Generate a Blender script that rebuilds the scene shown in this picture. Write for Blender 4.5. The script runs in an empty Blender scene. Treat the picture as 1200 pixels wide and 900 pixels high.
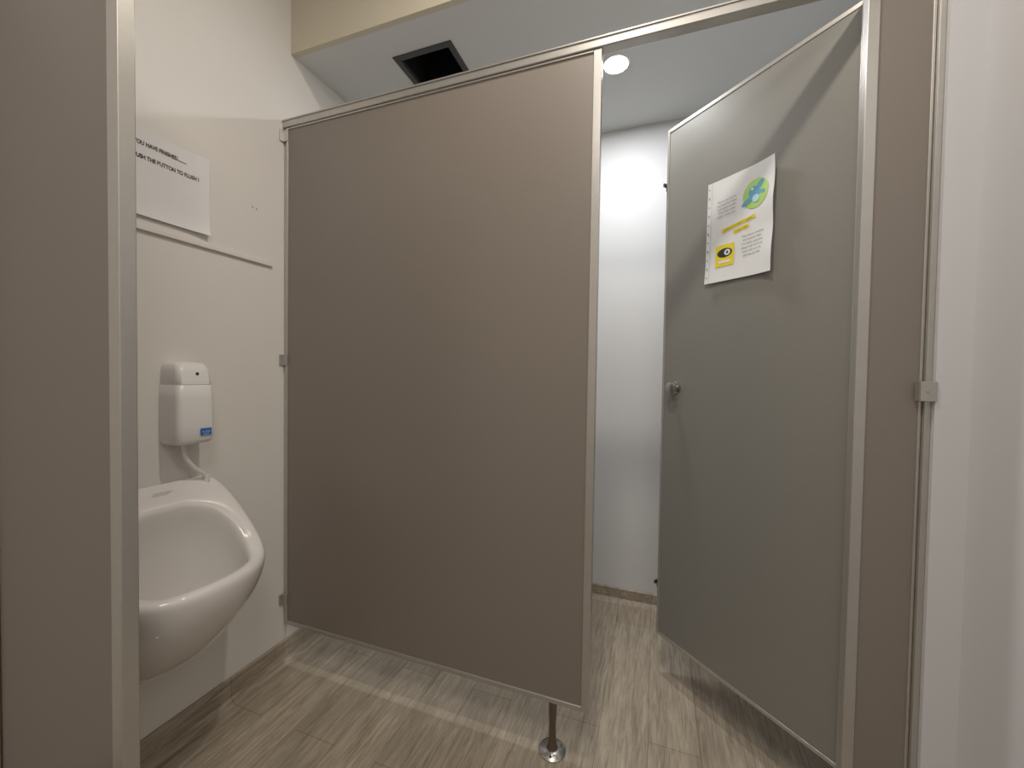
import bpy, bmesh, math
from mathutils import Vector, Matrix

sc = bpy.context.scene
sc.view_settings.view_transform = 'Standard'
sc.view_settings.look = 'None'
sc.view_settings.exposure = 0.38
sc.view_settings.gamma = 1.18

# ------------------------------------------------------------ materials
def new_mat(name):
    m = bpy.data.materials.new(name); m.use_nodes = True
    nt = m.node_tree
    return m, nt, nt.nodes['Principled BSDF']

def simple(name, col, rough=0.5, metal=0.0, noise=0.04, nscale=8.0, bump=0.0, bscale=200.0, coat=0.0, emit=None, es=0.0):
    m, nt, b = new_mat(name)
    b.inputs['Roughness'].default_value = rough
    b.inputs['Metallic'].default_value = metal
    if coat: b.inputs['Coat Weight'].default_value = coat
    tc = nt.nodes.new('ShaderNodeTexCoord')
    n = nt.nodes.new('ShaderNodeTexNoise'); n.inputs['Scale'].default_value = nscale; n.inputs['Detail'].default_value = 4
    nt.links.new(tc.outputs['Object'], n.inputs['Vector'])
    r = nt.nodes.new('ShaderNodeValToRGB')
    r.color_ramp.elements[0].position = 0.3; r.color_ramp.elements[1].position = 0.7
    r.color_ramp.elements[0].color = [c*(1-noise) for c in col]+[1]
    r.color_ramp.elements[1].color = [min(1, c*(1+noise)) for c in col]+[1]
    nt.links.new(n.outputs['Fac'], r.inputs['Fac'])
    nt.links.new(r.outputs['Color'], b.inputs['Base Color'])
    if bump:
        n2 = nt.nodes.new('ShaderNodeTexNoise'); n2.inputs['Scale'].default_value = bscale
        nt.links.new(tc.outputs['Object'], n2.inputs['Vector'])
        bp = nt.nodes.new('ShaderNodeBump'); bp.inputs['Strength'].default_value = bump; bp.inputs['Distance'].default_value = 0.001
        nt.links.new(n2.outputs['Fac'], bp.inputs['Height']); nt.links.new(bp.outputs['Normal'], b.inputs['Normal'])
    if emit:
        b.inputs['Emission Color'].default_value = list(emit)+[1]; b.inputs['Emission Strength'].default_value = es
    return m

M_wall = simple('painted_wall', (0.73,0.70,0.66), 0.55, noise=0.015, nscale=2, bump=0.06, bscale=150)
M_wallw = simple('painted_wall_cool', (0.62,0.63,0.64), 0.5, noise=0.015, nscale=2, bump=0.06, bscale=150)
M_wallr = simple('painted_wall_right', (0.62,0.625,0.65), 0.5, noise=0.015, nscale=2, bump=0.06, bscale=150)
M_ceil = simple('ceiling_paint', (0.65,0.66,0.65), 0.7, noise=0.015, nscale=2)
M_bulk = simple('bulkhead_warm_light_tint', (0.60,0.54,0.42), 0.7, noise=0.015, nscale=2)  # beige has the warm front light mixed into the colour
M_lam = simple('taupe_laminate', (0.196,0.166,0.142), 0.38, noise=0.03, nscale=300, bump=0.10, bscale=500)
M_lam_coollit = simple('laminate_cool_light_tint', (0.190,0.186,0.170), 0.36, noise=0.03, nscale=300, bump=0.10, bscale=500)  # same laminate as the panels, cool stall light put into its colour
M_alu = simple('satin_aluminium', (0.48,0.46,0.43), 0.34, metal=0.75, noise=0.03, nscale=40)
M_chrome = simple('dull_chrome', (0.50,0.49,0.47), 0.25, metal=1.0)
M_bronze = simple('dark_steel', (0.15,0.12,0.10), 0.3, metal=0.85)
M_cer = simple('white_ceramic', (0.78,0.75,0.725), 0.08, noise=0.01, coat=0.9)
M_plast = simple('white_plastic', (0.78,0.765,0.75), 0.3, noise=0.01)
M_black = simple('black_rubber', (0.012,0.012,0.012), 0.6)
M_duct = simple('black_duct', (0.003,0.003,0.003), 0.9)
M_vfr = simple('dark_vent_frame', (0.028,0.028,0.030), 0.5)
M_paper = simple('paper_sleeve', (0.74,0.75,0.75), 0.20, noise=0.02, nscale=15, coat=0.9)
M_lamp_ = simple('laminated_paper', (0.78,0.775,0.785), 0.25, noise=0.02, nscale=10, coat=0.6)
M_ink = simple('black_ink', (0.008,0.008,0.010), 0.5)
M_inkg = simple('grey_ink', (0.11,0.12,0.13), 0.5)
M_green = simple('green_print', (0.34,0.58,0.12), 0.4)
M_blue = simple('blue_print', (0.08,0.30,0.46), 0.4)
M_lblue = simple('lightblue_print', (0.36,0.60,0.72), 0.4)
M_yel = simple('yellow_print', (0.75,0.60,0.01), 0.4)
M_label = simple('blue_label', (0.01,0.12,0.50), 0.4)
M_grey = simple('grey_mark', (0.28,0.27,0.26), 0.5)
M_glow = simple('lamp_glow', (1,1,1), 0.5, emit=(1.0,0.97,0.9), es=25)

def wood(name):
    m, nt, b = new_mat(name)
    N = nt.nodes; L = nt.links
    tc = N.new('ShaderNodeTexCoord')
    mp = N.new('ShaderNodeMapping'); mp.inputs['Rotation'].default_value = (0,0,math.radians(90))
    L.new(tc.outputs['Object'], mp.inputs['Vector'])
    br = N.new('ShaderNodeTexBrick')
    br.inputs['Scale'].default_value = 1.0
    br.inputs['Brick Width'].default_value = 0.92
    br.inputs['Row Height'].default_value = 0.145
    br.inputs['Mortar Size'].default_value = 0.0009
    br.inputs['Mortar Smooth'].default_value = 0.2
    br.inputs['Color1'].default_value = (0.355,0.300,0.230,1)
    br.inputs['Color2'].default_value = (0.300,0.250,0.190,1)
    br.inputs['Mortar'].default_value = (0.12,0.095,0.07,1)
    br.offset = 0.37
    L.new(mp.outputs['Vector'], br.inputs['Vector'])
    mp2 = N.new('ShaderNodeMapping'); mp2.inputs['Scale'].default_value = (95,7,60)
    L.new(tc.outputs['Object'], mp2.inputs['Vector'])
    n = N.new('ShaderNodeTexNoise'); n.inputs['Scale'].default_value = 1.0; n.inputs['Detail'].default_value = 7; n.inputs['Roughness'].default_value = 0.7
    n.inputs['Distortion'].default_value = 1.1
    L.new(mp2.outputs['Vector'], n.inputs['Vector'])
    r = N.new('ShaderNodeValToRGB')
    r.color_ramp.elements[0].position = 0.30; r.color_ramp.elements[0].color = (0.50,0.48,0.45,1)
    r.color_ramp.elements[1].position = 0.66; r.color_ramp.elements[1].color = (1.30,1.30,1.30,1)
    L.new(n.outputs['Fac'], r.inputs['Fac'])
    mx = N.new('ShaderNodeMix'); mx.data_type = 'RGBA'; mx.blend_type = 'MULTIPLY'
    mx.inputs[0].default_value = 1.0
    L.new(br.outputs['Color'], mx.inputs[6]); L.new(r.outputs['Color'], mx.inputs[7])
    mp3 = N.new('ShaderNodeMapping'); mp3.inputs['Scale'].default_value = (16,2.6,14)
    L.new(tc.outputs['Object'], mp3.inputs['Vector'])
    n3 = N.new('ShaderNodeTexNoise'); n3.inputs['Scale'].default_value = 1.0; n3.inputs['Detail'].default_value = 3
    L.new(mp3.outputs['Vector'], n3.inputs['Vector'])
    r3 = N.new('ShaderNodeValToRGB')
    r3.color_ramp.elements[0].position = 0.35; r3.color_ramp.elements[0].color = (0.88,0.88,0.88,1)
    r3.color_ramp.elements[1].position = 0.65; r3.color_ramp.elements[1].color = (1.10,1.10,1.10,1)
    L.new(n3.outputs['Fac'], r3.inputs['Fac'])
    mx2 = N.new('ShaderNodeMix'); mx2.data_type = 'RGBA'; mx2.blend_type = 'MULTIPLY'; mx2.inputs[0].default_value = 1.0
    L.new(mx.outputs[2], mx2.inputs[6]); L.new(r3.outputs['Color'], mx2.inputs[7])
    L.new(mx2.outputs[2], b.inputs['Base Color'])
    b.inputs['Roughness'].default_value = 0.36
    bp = N.new('ShaderNodeBump'); bp.inputs['Strength'].default_value = 0.2; bp.inputs['Distance'].default_value = 0.001
    L.new(n.outputs['Fac'], bp.inputs['Height']); L.new(bp.outputs['Normal'], b.inputs['Normal'])
    return m
M_wood = wood('oak_vinyl_planks')

# ------------------------------------------------------------ helpers
def link(o):
    sc.collection.objects.link(o); return o

def boxes(name, lst, mat, bevel=0.0, parent=None, seg=2):
    bm = bmesh.new()
    for (x0,x1,y0,y1,z0,z1) in lst:
        g = bmesh.ops.create_cube(bm, size=1.0)
        for v in g['verts']:
            v.co = Vector(((x0+x1)/2+v.co.x*(x1-x0), (y0+y1)/2+v.co.y*(y1-y0), (z0+z1)/2+v.co.z*(z1-z0)))
    me = bpy.data.meshes.new(name); bm.to_mesh(me); bm.free()
    me.materials.append(mat)
    o = link(bpy.data.objects.new(name, me))
    if bevel:
        md = o.modifiers.new('bevel','BEVEL'); md.width = bevel; md.segments = seg; md.limit_method='ANGLE'
        for p in me.polygons: p.use_smooth = True
        md.harden_normals = True
    if parent: o.parent = parent
    return o

def box(name,x0,x1,y0,y1,z0,z1,mat,bevel=0.0,parent=None): return boxes(name,[(x0,x1,y0,y1,z0,z1)],mat,bevel,parent)

def empty(name, mtx=None):
    e = link(bpy.data.objects.new(name, None)); e.empty_display_size = 0.1
    if mtx is not None: e.matrix_world = mtx
    return e

def mesh(name, verts, faces, mat, parent=None, smooth=False):
    me = bpy.data.meshes.new(name); me.from_pydata(verts, [], faces); me.materials.append(mat)
    bm = bmesh.new(); bm.from_mesh(me); bmesh.ops.recalc_face_normals(bm, faces=bm.faces); bm.to_mesh(me); bm.free()
    if smooth:
        for p in me.polygons: p.use_smooth = True
    o = link(bpy.data.objects.new(name, me))
    if parent: o.parent = parent
    return o

def lathe(name, prof, mat, parent=None, n=40, mtx=None):
    vs=[]; fs=[]
    for (r,z) in prof:
        for i in range(n):
            a=2*math.pi*i/n; vs.append((r*math.cos(a), r*math.sin(a), z))
    for k in range(len(prof)-1):
        for i in range(n):
            j=(i+1)%n; fs.append((k*n+i,k*n+j,(k+1)*n+j,(k+1)*n+i))
    fs.append(tuple(range(n))[::-1]); fs.append(tuple((len(prof)-1)*n+i for i in range(n)))
    if mtx is not None: vs=[tuple(mtx@Vector(v)) for v in vs]
    o = mesh(name, vs, fs, mat, parent, smooth=True)
    md=o.modifiers.new('es','EDGE_SPLIT'); md.split_angle=math.radians(40)
    return o

def text(name, s, size, x, y, z, mat, parent, align='LEFT', rot=0.0, bend=None, bold=0.0, xs=1.0):
    c = bpy.data.curves.new(name+'_c','FONT'); c.body=s; c.size=size; c.align_x=align; c.offset=bold
    t = link(bpy.data.objects.new(name+'_t', c))
    bpy.context.view_layer.update()
    dg = bpy.context.evaluated_depsgraph_get()
    me = bpy.data.meshes.new_from_object(t.evaluated_get(dg))
    bpy.data.objects.remove(t)
    R = Matrix.Rotation(rot,4,'Z')
    for v in me.vertices:
        p = R@Vector((v.co.x*xs,v.co.y,v.co.z)); v.co = Vector((p.x+x,p.y+y,z+(bend(p.x+x,p.y+y) if bend else 0)))
    me.materials.clear(); me.materials.append(mat)
    o = link(bpy.data.objects.new(name, me)); o.parent=parent
    return o

def patch(name, cx, cy, w, h, z, mat, parent, rot=0.0, bend=None, n=6, round_=False):
    vs=[]; fs=[]
    R = Matrix.Rotation(rot,4,'Z')
    if round_:
        k=28; vs=[(cx,cy)]+[(cx+w/2*math.cos(2*math.pi*i/k)*math.cos(rot)-h/2*math.sin(2*math.pi*i/k)*math.sin(rot), cy+w/2*math.cos(2*math.pi*i/k)*math.sin(rot)+h/2*math.sin(2*math.pi*i/k)*math.cos(rot)) for i in range(k)]
        fs=[(0,1+i,1+(i+1)%k) for i in range(k)]
    else:
        for j in range(n+1):
            for i in range(n+1):
                p=R@Vector(((i/n-.5)*w,(j/n-.5)*h,0)); vs.append((cx+p.x,cy+p.y))
        for j in range(n):
            for i in range(n):
                a=j*(n+1)+i; fs.append((a,a+1,a+n+2,a+n+1))
    vs=[(x,y,z+(bend(x,y) if bend else 0)) for (x,y) in vs]
    return mesh(name, vs, fs, mat, parent, smooth=True)

# ------------------------------------------------------------ layout numbers
XL=-1.3048; XR=0.612; YP=1.132; YB=2.009; YF=-1.15
ZC=2.276; ZH=2.62; YBK=1.152
PT=1.984; PB=0.150; TH=0.018

# ------------------------------------------------------------ room shell
box('floor', XL-0.1, XR+0.1, YF-0.1, YB+0.1, -0.1, 0.0, M_wood)
box('wall_left', XL-0.1, XL, YF-0.1, YB+0.1, 0.0, ZH+0.1, M_wall)
box('wall_right', XR, XR+0.1, YF-0.1, YB+0.1, 0.0, ZH+0.1, M_wallr)
box('wall_back', XL, XR, YB, YB+0.1, 0.0, ZH+0.1, M_wallw)
box('wall_front', XL, XR, YF-0.1, YF, 0.0, ZH+0.1, M_wall)
vx0,vx1,vy0,vy1=-0.955,-0.710,1.285,1.525
boxes('ceiling', [(XL,vx0,YBK+0.02,YB,ZC,ZC+0.08),(vx1,XR,YBK+0.02,YB,ZC,ZC+0.08),(vx0,vx1,YBK+0.02,vy0,ZC,ZC+0.08),(vx0,vx1,vy1,YB,ZC,ZC+0.08)], M_ceil)
box('wall_bulkhead', XL, XR, YBK, YBK+0.02, ZC, ZH, M_bulk)
box('ceiling_front', XL, XR, YF, YBK, ZH, ZH+0.1, M_ceil)
XW=0.554
box('wall_return', XW, XR, 1.10, 1.17, 0.0, ZH, M_wallr)

def skirting(name, p0, p1, nrm, h=0.085):
    d=0.008
    prof=[(0,0),(0.03,0),(0.018,0.004),(d,0.018),(d,h-0.004),(d-0.003,h),(0,h)]
    vs=[];
    for P in (p0,p1):
        for (a,z) in prof: vs.append((P[0]+nrm[0]*a,P[1]+nrm[1]*a,z+0.0005))
    n=len(prof); fs=[(i,(i+1)%n,n+(i+1)%n,n+i) for i in range(n)]+[tuple(range(n)),tuple(range(n,2*n))]
    return mesh(name,vs,fs,M_wood)
skirting('baseboard_left',(XL,YF+0.03),(XL,YB),(1,0))
skirting('baseboard_back',(XL+0.03,YB),(XR-0.03,YB),(0,-1),0.068)
skirting('baseboard_right',(XR,YF+0.03),(XR,1.09),(-1,0))

# ------------------------------------------------------------ cubicle front
def panel(name, x0,x1,z0,z1,y=YP,lam=M_lam, le=0.012, re=0.012, te=0.012, be=0.014):
    e=empty(name)
    box('board', x0+le*.5,x1-re*.5, y-TH/2,y+TH/2, z0+be*.5,z1-te*.5, lam, parent=e)
    t=TH/2+0.004
    if le: box('edge_trim_1', x0,x0+le,y-t,y+t,z0,z1,M_alu,0.0015,e)
    if re: box('edge_trim_2', x1-re,x1,y-t,y+t,z0,z1,M_alu,0.0015,e)
    box('edge_trim_3', x0+le,x1-re,y-t,y+t,z0,z0+be,M_alu,0.0015,e)
    box('edge_trim_4', x0+le,x1-re,y-t,y+t,z1-te,z1,M_alu,0.0015,e)
    return e
pa=panel('cubicle_partition', XL+0.012, -0.158, PB, PT, le=0.010, re=0.022, te=0.006)
box('wall_gasket_post', XL+0.001, XL+0.012, YP-0.008, YP+0.008, PB, PT, M_alu, parent=pa)
for i,z in enumerate((1.955,1.14,0.245)):
    boxes('wall_bracket_%d'%(i+1), [(XL+0.001,XL+0.024,YP-0.018,YP-0.0135,z-0.02,z+0.02),(XL+0.001,XL+0.005,YP-0.030,YP-0.014,z-0.02,z+0.02)], M_alu, 0.001, pa)
pb=panel('cubicle_pilaster', 0.423, XW-0.012, PB, PT, le=0.022, re=0.006, te=0.006)
pc=empty('pilaster_wall_channel')
boxes('channel',[(XW-0.0115,XW-0.0005,YP-0.022,YP+0.02,0.0,PT)],M_alu,0.001,pc)
z=1.077
boxes('bracket',[(XW-0.026,XW+0.002,YP-0.0365,YP-0.0325,z-0.021,z+0.021),(XW-0.026,XW-0.020,YP-0.0325,YP-0.0135,z-0.021,z+0.021)],M_alu,0.001,pc)
lathe('screw',[(0.0035,0),(0.003,0.0015),(0.001,0.002)],M_chrome,pc,16,Matrix.Translation((XW-0.014,YP-0.0365,z))@Matrix.Rotation(math.radians(90),4,'X'))
hr=empty('head_rail')
boxes('rail',[(XL+0.001,XW-0.0005,YP-0.017,YP+0.017,PT+0.001,PT+0.030)],M_alu,0.003,hr)
boxes('rail_lip',[(XL+0.001,XW-0.0005,YP-0.020,YP-0.0175,PT+0.023,PT+0.028)],M_alu,0.001,hr)

def foot(x):
    e=empty('partition_foot', Matrix.Translation((x,YP,0)))
    lathe('flange',[(0.040,0.0005),(0.040,0.003),(0.037,0.006),(0.020,0.008),(0.016,0.010)],M_chrome,e)
    lathe('stem',[(0.017,0.010),(0.0125,0.022),(0.0105,0.05),(0.0105,0.09),(0.012,0.11),(0.0125,PB-0.0005)],M_bronze,e)
    for a in (0.6,2.7,4.8):
        lathe('screw_%d'%int(a),[(0.004,0.0055),(0.0035,0.0085),(0.001,0.009)],M_bronze,e,12,Matrix.Translation((0.029*math.cos(a),0.029*math.sin(a),0)))
foot(-0.264); foot(0.49)

# ------------------------------------------------------------ open door
HX,HY=0.447,1.175; FX,FY=0.027,1.578
DA=math.atan2(FY-HY,FX-HX); DW=math.hypot(FY-HY,FX-HX)
MD=Matrix.Translation((HX,HY,0))@Matrix.Rotation(DA,4,'Z')
door=empty('door_1',MD)
t=TH/2+0.002
box('leaf',0.008,DW-0.006,-TH/2,TH/2,PB+0.006,PT-0.006,M_lam_coollit,parent=door)
box('edge_trim_1',0,0.010,-t,t,PB,PT,M_alu,0.001,door)
box('edge_trim_2',DW-0.009,DW,-t,t,PB,PT,M_alu,0.001,door)
box('edge_trim_3',0.010,DW-0.009,-t,t,PB,PB+0.011,M_alu,0.001,door)
box('edge_trim_4',0.010,DW-0.009,-t,t,PT-0.012,PT,M_alu,0.001,door)
RY=Matrix.Rotation(math.radians(-90),4,'X')
lathe('knob',[(0.021,0.0),(0.021,0.004),(0.011,0.006),(0.011,0.014),(0.019,0.018),(0.0215,0.026),(0.019,0.033),(0.010,0.036)],M_chrome,door,32,Matrix.Translation((0.520,TH/2,1.062))@RY)
for i,zz in enumerate((1.785,0.335)):
    boxes('buffer_%d'%(i+1),[(DW,DW+0.006,-0.008,0.008,zz-0.014,zz+0.014),(DW+0.002,DW+0.008,0.006,0.02,zz+0.0,zz+0.012)],M_black,0.001,door)
for i,zz in enumerate((1.78,0.38)):
    boxes('hinge_%d'%(i+1),[(-0.008,0.0,-0.010,0.008,zz-0.04,zz+0.04)],M_alu,0.002,door)

# ------------------------------------------------------------ notice on door
face=Matrix(((-1,0,0,0),(0,0,1,0),(0,1,0,0),(0,0,0,1)))
MS=MD@Matrix.Translation((0.301,TH/2+0.001,1.558))@face@Matrix.Rotation(math.radians(-0.6),4,'Z')
ns=empty('door_notice',MS)
def bend(x,y):
    u=max(0,(x-0.02)/0.09); l=max(0,(-x-0.04)/0.07); b=max(0,(-y-0.08)/0.08)
    return 0.002+0.012*u*u+0.003*l*l+0.004*b*b+0.0025*math.sin(y*45)*u
W,H=0.214,0.318
patch('sleeve',0,0,W,H,0.0,M_paper,ns,bend=bend,n=24)
for i in range(11):
    patch('hole_%d'%i,-0.101,0.14-i*0.028,0.005,0.009 if i%2 else 0.005,0.0006,M_grey,ns,bend=bend,round_=True)
patch('sleeve_strip',-0.093,0,0.0015,H,0.0005,M_lblue,ns,bend=bend,n=12)
patch('green_disc',0.050,0.075,0.078,0.084,0.0010,M_green,ns,bend=bend,round_=True)
patch('glove_palm',0.046,0.078,0.034,0.040,0.0016,M_blue,ns,rot=0.4,bend=bend,round_=True)
patch('glove_finger_1',0.062,0.096,0.032,0.015,0.0018,M_blue,ns,rot=0.9,bend=bend,round_=True)
patch('glove_finger_2',0.028,0.060,0.044,0.015,0.0018,M_blue,ns,rot=0.5,bend=bend,round_=True)
patch('glove_finger_3',0.068,0.074,0.026,0.012,0.0018,M_blue,ns,rot=-0.2,bend=bend,round_=True)
patch('glove_spot',0.052,0.060,0.022,0.022,0.0020,M_lblue,ns,bend=bend,round_=True)
patch('glove_dot',0.040,0.090,0.008,0.008,0.0021,M_paper,ns,bend=bend,round_=True)
patch('banner_1',-0.002,0.004,0.108,0.0105,0.0010,M_yel,ns,rot=0.14,bend=bend,n=8)
patch('banner_2',0.008,-0.013,0.050,0.0105,0.0010,M_yel,ns,rot=0.14,bend=bend,n=8)
text('banner_text','PLEASE HELP KEEP IT CLEAN',0.0072,-0.002,0.001,0.0016,M_ink,ns,'CENTER',0.14,bend)
text('banner_text_2','THANK YOU',0.0072,0.008,-0.016,0.0016,M_ink,ns,'CENTER',0.14,bend)
patch('yellow_square',-0.042,-0.080,0.062,0.066,0.0010,M_yel,ns,bend=bend)
patch('camera_icon',-0.042,-0.072,0.050,0.028,0.0014,M_ink,ns,bend=bend,round_=True)
patch('camera_lens',-0.033,-0.072,0.020,0.018,0.0018,M_paper,ns,bend=bend,round_=True)
patch('camera_pupil',-0.033,-0.072,0.008,0.008,0.0021,M_ink,ns,bend=bend,round_=True)
patch('camera_caption',-0.042,-0.099,0.040,0.008,0.0014,M_paper,ns,bend=bend)
for i,s in enumerate(('Please use the bin','provided for wipes','and paper towels.','Only flush toilet','paper, thank you.')):
    text('note_a%d'%i,s,0.0085,-0.040,0.088-i*0.0115,0.0012,M_inkg,ns,'CENTER',0.05,bend)
for i,s in enumerate(('This area is checked','and cleaned daily.','If it needs attention','please tell the front','desk staff and we','will help quickly.')):
    text('note_b%d'%i,s,0.0082,0.045,-0.040-i*0.0115,0.0012,M_inkg,ns,'CENTER',0.05,bend)

# ------------------------------------------------------------ laminated sign on left wall
MW=Matrix(((0,0,1,XL+0.001),(1,0,0,0.704),(0,1,0,1.622),(0,0,0,1)))
ws=empty('flush_sign',MW)
def bend2(x,y): return 0.0015+0.010*max(0,(x-.07)/.08)**2+0.006*max(0,(-y-.05)/.06)**2
patch('sheet',0,0,0.297,0.228,0,M_lamp_,ws,bend=bend2,n=16)
text('line_1','IF YOU HAVE FINISHED.........',0.0150,0.090,0.074,0.0008,M_ink,ws,'RIGHT',0,bend2,0.0006,0.74)
text('line_2','PUSH THE BUTTON TO FLUSH !',0.0150,0.122,0.038,0.0008,M_ink,ws,'RIGHT',0,bend2,0.0006,0.74)
box('trim_1',XL+0.0005,XL+0.010,0.46,1.070,1.470,1.482,M_wall,0.001)
for i,(yy,zz) in enumerate(((1.00,1.655),(1.015,1.653))):
    lathe('wall_screw',[(0.003,0),(0.0025,0.001),(0.001,0.0012)],M_grey,None,12,Matrix.Translation((XL+0.0002,yy,zz))@Matrix.Rotation(math.radians(90),4,'Y'))

# ------------------------------------------------------------ urinal
CY=0.70
ur=empty('urinal',Matrix.Translation((XL+0.001,CY,0)))
base=[(0,.84),(.10,.89),(.24,.955),(.42,.995),(.58,1.0),(.73,.93),(.86,.76),(.95,.51),(.988,.26)]
inner=[(0,.36),(.05,.60),(.16,.83),(.34,.97),(.54,1.0),(.72,.93),(.86,.75),(.95,.50),(.988,.26)]
def drop(p):
    q=min(1.0,p/0.78); return q*q*(3-2*q)*0.45+q*0.55
def ring(u0,u1,Wd,zb,zf,k=0.0,start=0.0):
    B=[(a[0]*(1-k)+b[0]*k, a[1]*(1-k)+b[1]*k) for a,b in zip(base,inner)]
    m=B[0][1]/2
    pts=B+[(1.0,0.0)]+[(p,-q) for p,q in reversed(B)]+[(0,-m),(0,0),(0,m)]
    return [(u0+(u1-u0)*p, q*Wd, zb+(zf-zb)*drop(p)) for p,q in pts]
R=[ring(0,0.05,0.05,0.275,0.275),
   ring(0,0.10,0.085,0.283,0.290),
   ring(0,0.155,0.112,0.325,0.325),
   ring(0,0.205,0.135,0.40,0.380),
   ring(0,0.255,0.160,0.54,0.440),
   ring(0,0.288,0.177,0.67,0.495),
   ring(0,0.300,0.184,0.745,0.540),
   ring(0,0.301,0.186,0.768,0.558),
   ring(0.003,0.296,0.183,0.778,0.567),
   ring(0.010,0.289,0.176,0.780,0.572,0.1),
   ring(0.060,0.268,0.148,0.728,0.570,0.85),
   ring(0.066,0.260,0.140,0.716,0.560,1.0),
   ring(0.062,0.256,0.137,0.698,0.540,1.0),
   ring(0.043,0.250,0.137,0.62,0.485,0.8),
   ring(0.040,0.232,0.122,0.50,0.435,0.8),
   ring(0.050,0.200,0.092,0.420,0.395,0.9),
   ring(0.085,0.155,0.040,0.378,0.374,1.0)]
vs=[];fs=[]
for r in R: vs+=r
n=len(R[0])
for k in range(len(R)-1):
    for i in range(n):
        j=(i+1)%n; fs.append((k*n+i,k*n+j,(k+1)*n+j,(k+1)*n+i))
fs.append(tuple(range(n))); fs.append(tuple((len(R)-1)*n+i for i in range(n)))
bowl=mesh('bowl',vs,fs,M_cer,ur,smooth=True)
md=bowl.modifiers.new('sub','SUBSURF'); md.levels=2; md.render_levels=2
lathe('waste_grate',[(0.020,0),(0.020,0.004),(0.015,0.006)],M_chrome,ur,24,Matrix.Translation((0.122,0,0.377)))
tf=empty('maker_mark_frame'); tf.parent=ur
tf.matrix_local=Matrix.Translation((0.040,0.01,0.7585))@Matrix.Rotation(math.radians(46),4,'Y')@Matrix(((0,-1,0,0),(1,0,0,0),(0,0,1,0),(0,0,0,1)))
text('maker_mark','SANITARY',0.010,0,0,0,M_grey,tf,'CENTER')

# ------------------------------------------------------------ flush sensor box and pipe
fb=empty('urinal_flush_sensor',Matrix.Translation((XL+0.001,0.772,0)))
def rrect(w,d,cx,z,r=0.016,seg=5,x0=0.0):
    pts=[(x0,-w/2)]
    for i in range(seg+1):
        a=-math.pi/2+math.pi/2*i/seg; pts.append((d-r+r*math.cos(a),-w/2+r+r*math.sin(a)))
    for i in range(seg+1):
        a=math.pi/2*i/seg; pts.append((d-r+r*math.cos(a),w/2-r+r*math.sin(a)))
    pts.append((x0,w/2))
    return [(x,y+cx,z) for x,y in pts]
rows=[rrect(.070,.060,0,.887),rrect(.090,.074,0,.890),rrect(.098,.080,0,.900),rrect(.100,.083,0,.94),rrect(.098,.082,0,1.02),rrect(.094,.078,0,1.055),rrect(.0925,.0765,0,1.0560),rrect(.0925,.0765,0,1.0575),rrect(.093,.078,0,1.0585),rrect(.089,.073,0,1.095),rrect(.084,.066,0,1.110),rrect(.074,.056,0,1.118),rrect(.055,.040,0,1.121)]
vs=[];fs=[]
for i,r in enumerate(rows): vs+=r
n=len(rows[0])
for k in range(len(rows)-1):
    for i in range(n):
        j=(i+1)%n; fs.append((k*n+i,k*n+j,(k+1)*n+j,(k+1)*n+i))
fs.append(tuple(range(n))); fs.append(tuple((len(rows)-1)*n+i for i in range(n)))
hb=mesh('housing',vs,fs,M_plast,fb,smooth=True)
md=hb.modifiers.new('es','EDGE_SPLIT'); md.split_angle=math.radians(60)
lathe('lens',[(0.0045,0),(0.004,0.0015)],M_black,fb,16,Matrix.Translation((0.0745,0.004,1.088))@Matrix.Rotation(math.radians(82),4,'Y'))
boxes('blue_label',[(0.0835,0.0845,0.006,0.036,0.912,0.932)],M_label,0,fb)
tl=empty('label_text_frame'); tl.parent=fb
tl.matrix_local=Matrix(((0,0,1,0.0850),(1,0,0,0.021),(0,1,0,0.922),(0,0,0,1)))
text('label_text','eco flush',0.0062,0,-0.001,0,M_paper,tl,'CENTER')
text('label_text_2','hygiene',0.005,0,-0.007,0,M_paper,tl,'CENTER')

def tube(name, pts, r, mat, parent):
    c=bpy.data.curves.new(name,'CURVE'); c.dimensions='3D'; c.bevel_depth=r; c.bevel_resolution=6; c.use_fill_caps=True
    s=c.splines.new('BEZIER'); s.bezier_points.add(len(pts)-1)
    for b,p in zip(s.bezier_points,pts):
        b.co=p; b.handle_left_type=b.handle_right_type='AUTO'
    c.materials.append(mat)
    t=link(bpy.data.objects.new(name+'_c',c)); bpy.context.view_layer.update()
    me=bpy.data.meshes.new_from_object(t.evaluated_get(bpy.context.evaluated_depsgraph_get()))
    bpy.data.objects.remove(t)
    for p in me.polygons: p.use_smooth=True
    me.materials.clear(); me.materials.append(mat)
    o=link(bpy.data.objects.new(name,me)); o.parent=parent; return o
fp=empty('flush_pipe')
tube('tube',[(XL+.045,0.757,0.886),(XL+.043,0.762,0.855),(XL+.036,0.790,0.815),(XL+.030,0.822,0.785),(XL+.026,0.832,0.764)],0.0055,M_plast,fp)
tube('collar',[(XL+.026,0.832,0.782),(XL+.026,0.8325,0.756)],0.009,M_plast,fp)

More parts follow.
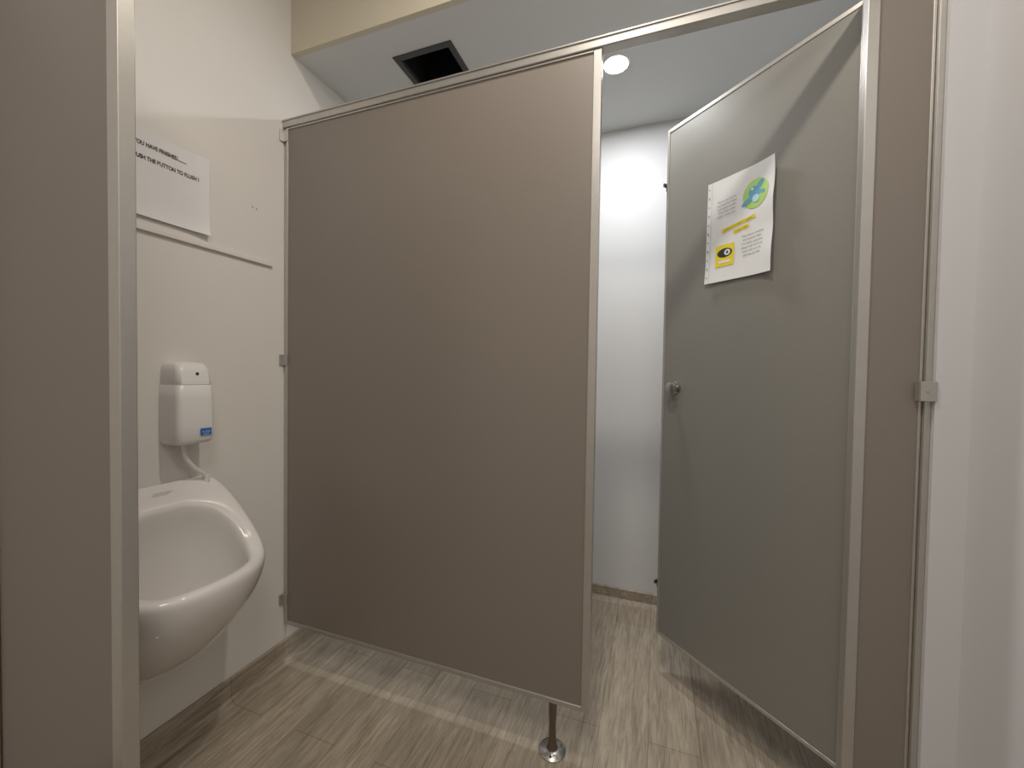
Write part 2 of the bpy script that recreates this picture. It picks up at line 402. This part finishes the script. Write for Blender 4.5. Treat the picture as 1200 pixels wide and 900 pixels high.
# ------------------------------------------------------------ near screen at left
sx1=-0.865; ys=0.436
s=empty('privacy_screen')
box('board',XL+0.012,sx1-0.028,ys-TH/2,ys+TH/2,PB+0.008,PT,M_lam,parent=s)
box('end_post',sx1-0.031,sx1,ys-0.014,ys+0.012,PB,PT+0.002,M_alu,0.002,s)
box('end_post_groove',sx1-0.0385,sx1-0.0315,ys-0.0115,ys+0.0115,PB,PT,M_lam,0.001,s)
box('bottom_trim',XL+0.012,sx1-0.039,ys-0.0115,ys+0.0115,PB-0.004,PB+0.007,M_alu,0.001,s)
box('wall_post',XL+0.001,XL+0.0115,ys-0.012,ys+0.012,PB,PT,M_bronze,0.001,s)
box('top_rail',XL+0.001,sx1,ys-0.016,ys+0.016,PT+0.003,PT+0.03,M_alu,0.001,s)
lathe('foot',[(0.035,0.0005),(0.035,0.005),(0.014,0.01),(0.011,0.03),(0.011,PB-0.0045)],M_chrome,s,32,Matrix.Translation((-1.0,ys,0)))

# ------------------------------------------------------------ ceiling vent
ve=empty('ceiling_vent')
f=0.022
boxes('frame',[(vx0,vx1,vy0,vy0+f,ZC-0.004,ZC+0.012),(vx0,vx1,vy1-f,vy1,ZC-0.004,ZC+0.012),(vx0,vx0+f,vy0+f,vy1-f,ZC-0.004,ZC+0.012),(vx1-f,vx1,vy0+f,vy1-f,ZC-0.004,ZC+0.012)],M_vfr,0.001,ve)
boxes('duct',[(vx0+0.002,vx0+0.006,vy0+.002,vy1-.002,ZC+0.013,ZC+0.25),(vx1-0.006,vx1-0.002,vy0+.002,vy1-.002,ZC+0.013,ZC+0.25),(vx0+0.006,vx1-0.006,vy0+.002,vy0+.006,ZC+0.013,ZC+0.25),(vx0+0.006,vx1-0.006,vy1-.006,vy1-.002,ZC+0.013,ZC+0.25),(vx0,vx1,vy0,vy1,ZC+0.25,ZC+0.255)],M_duct,0,ve)

# ------------------------------------------------------------ lights
def downlight(x,y,z,power,col,r=0.044):
    e=empty('ceiling_downlight',Matrix.Translation((x,y,z)))
    flip=Matrix.Rotation(math.pi,4,'X')
    lathe('trim_ring',[(r+0.008,0.0),(r+0.006,0.003),(r+0.002,0.004)],M_plast,e,40,flip)
    lathe('lens',[(r,0.0042),(r*0.9,0.0052)],M_glow,e,40,flip)
    ld=bpy.data.lights.new('downlight_lamp','AREA'); ld.shape='DISK'; ld.size=r*1.8; ld.energy=power; ld.color=col
    lo=link(bpy.data.objects.new('lamp',ld)); lo.parent=e; lo.location=(0,0,-0.008)
downlight(-0.170,1.583,ZC,5.8,(0.98,0.99,0.99))
downlight(-0.15,0.72,ZH,7.0,(1.0,0.89,0.75),0.04)
fl=empty('added_fill_panel',Matrix.Translation((0.05,-0.28,ZH)))  # added fill light out of view, evens out the front area
boxes('frame',[(-0.33,0.33,-0.33,-0.30,-0.02,-0.001),(-0.33,0.33,0.30,0.33,-0.02,-0.001),(-0.33,-0.30,-0.30,0.30,-0.02,-0.001),(0.30,0.33,-0.30,0.30,-0.02,-0.001)],M_plast,0.002,fl)
ld=bpy.data.lights.new('added_fill_lamp','AREA'); ld.shape='SQUARE'; ld.size=0.58; ld.energy=9.5; ld.color=(1.0,0.92,0.83)
lo=link(bpy.data.objects.new('lamp',ld)); lo.parent=fl; lo.location=(0,0,-0.012)

w=bpy.data.worlds.new('world'); sc.world=w; w.use_nodes=True
w.node_tree.nodes['Background'].inputs[0].default_value=(0.8,0.75,0.7,1); w.node_tree.nodes['Background'].inputs[1].default_value=0.05

# ------------------------------------------------------------ camera
yaw=math.radians(19.723); pitch=math.radians(-1.381); rho=math.radians(0.865)
fh=Vector((-math.sin(yaw),math.cos(yaw),0)); r0=Vector((math.cos(yaw),math.sin(yaw),0)); up=Vector((0,0,1))
fwd=fh*math.cos(pitch)+up*math.sin(pitch)
u0=r0.cross(fwd)
r=r0*math.cos(rho)+u0*math.sin(rho); u=u0*math.cos(rho)-r0*math.sin(rho)
cam=bpy.data.cameras.new('camera'); cam.sensor_width=36; cam.lens=471.9/1200*36; cam.clip_start=0.02
co=link(bpy.data.objects.new('camera',cam))
b=-fwd
co.matrix_world=Matrix(((r.x,u.x,b.x,0),(r.y,u.y,b.y,0),(r.z,u.z,b.z,1.10),(0,0,0,1)))
sc.camera=co
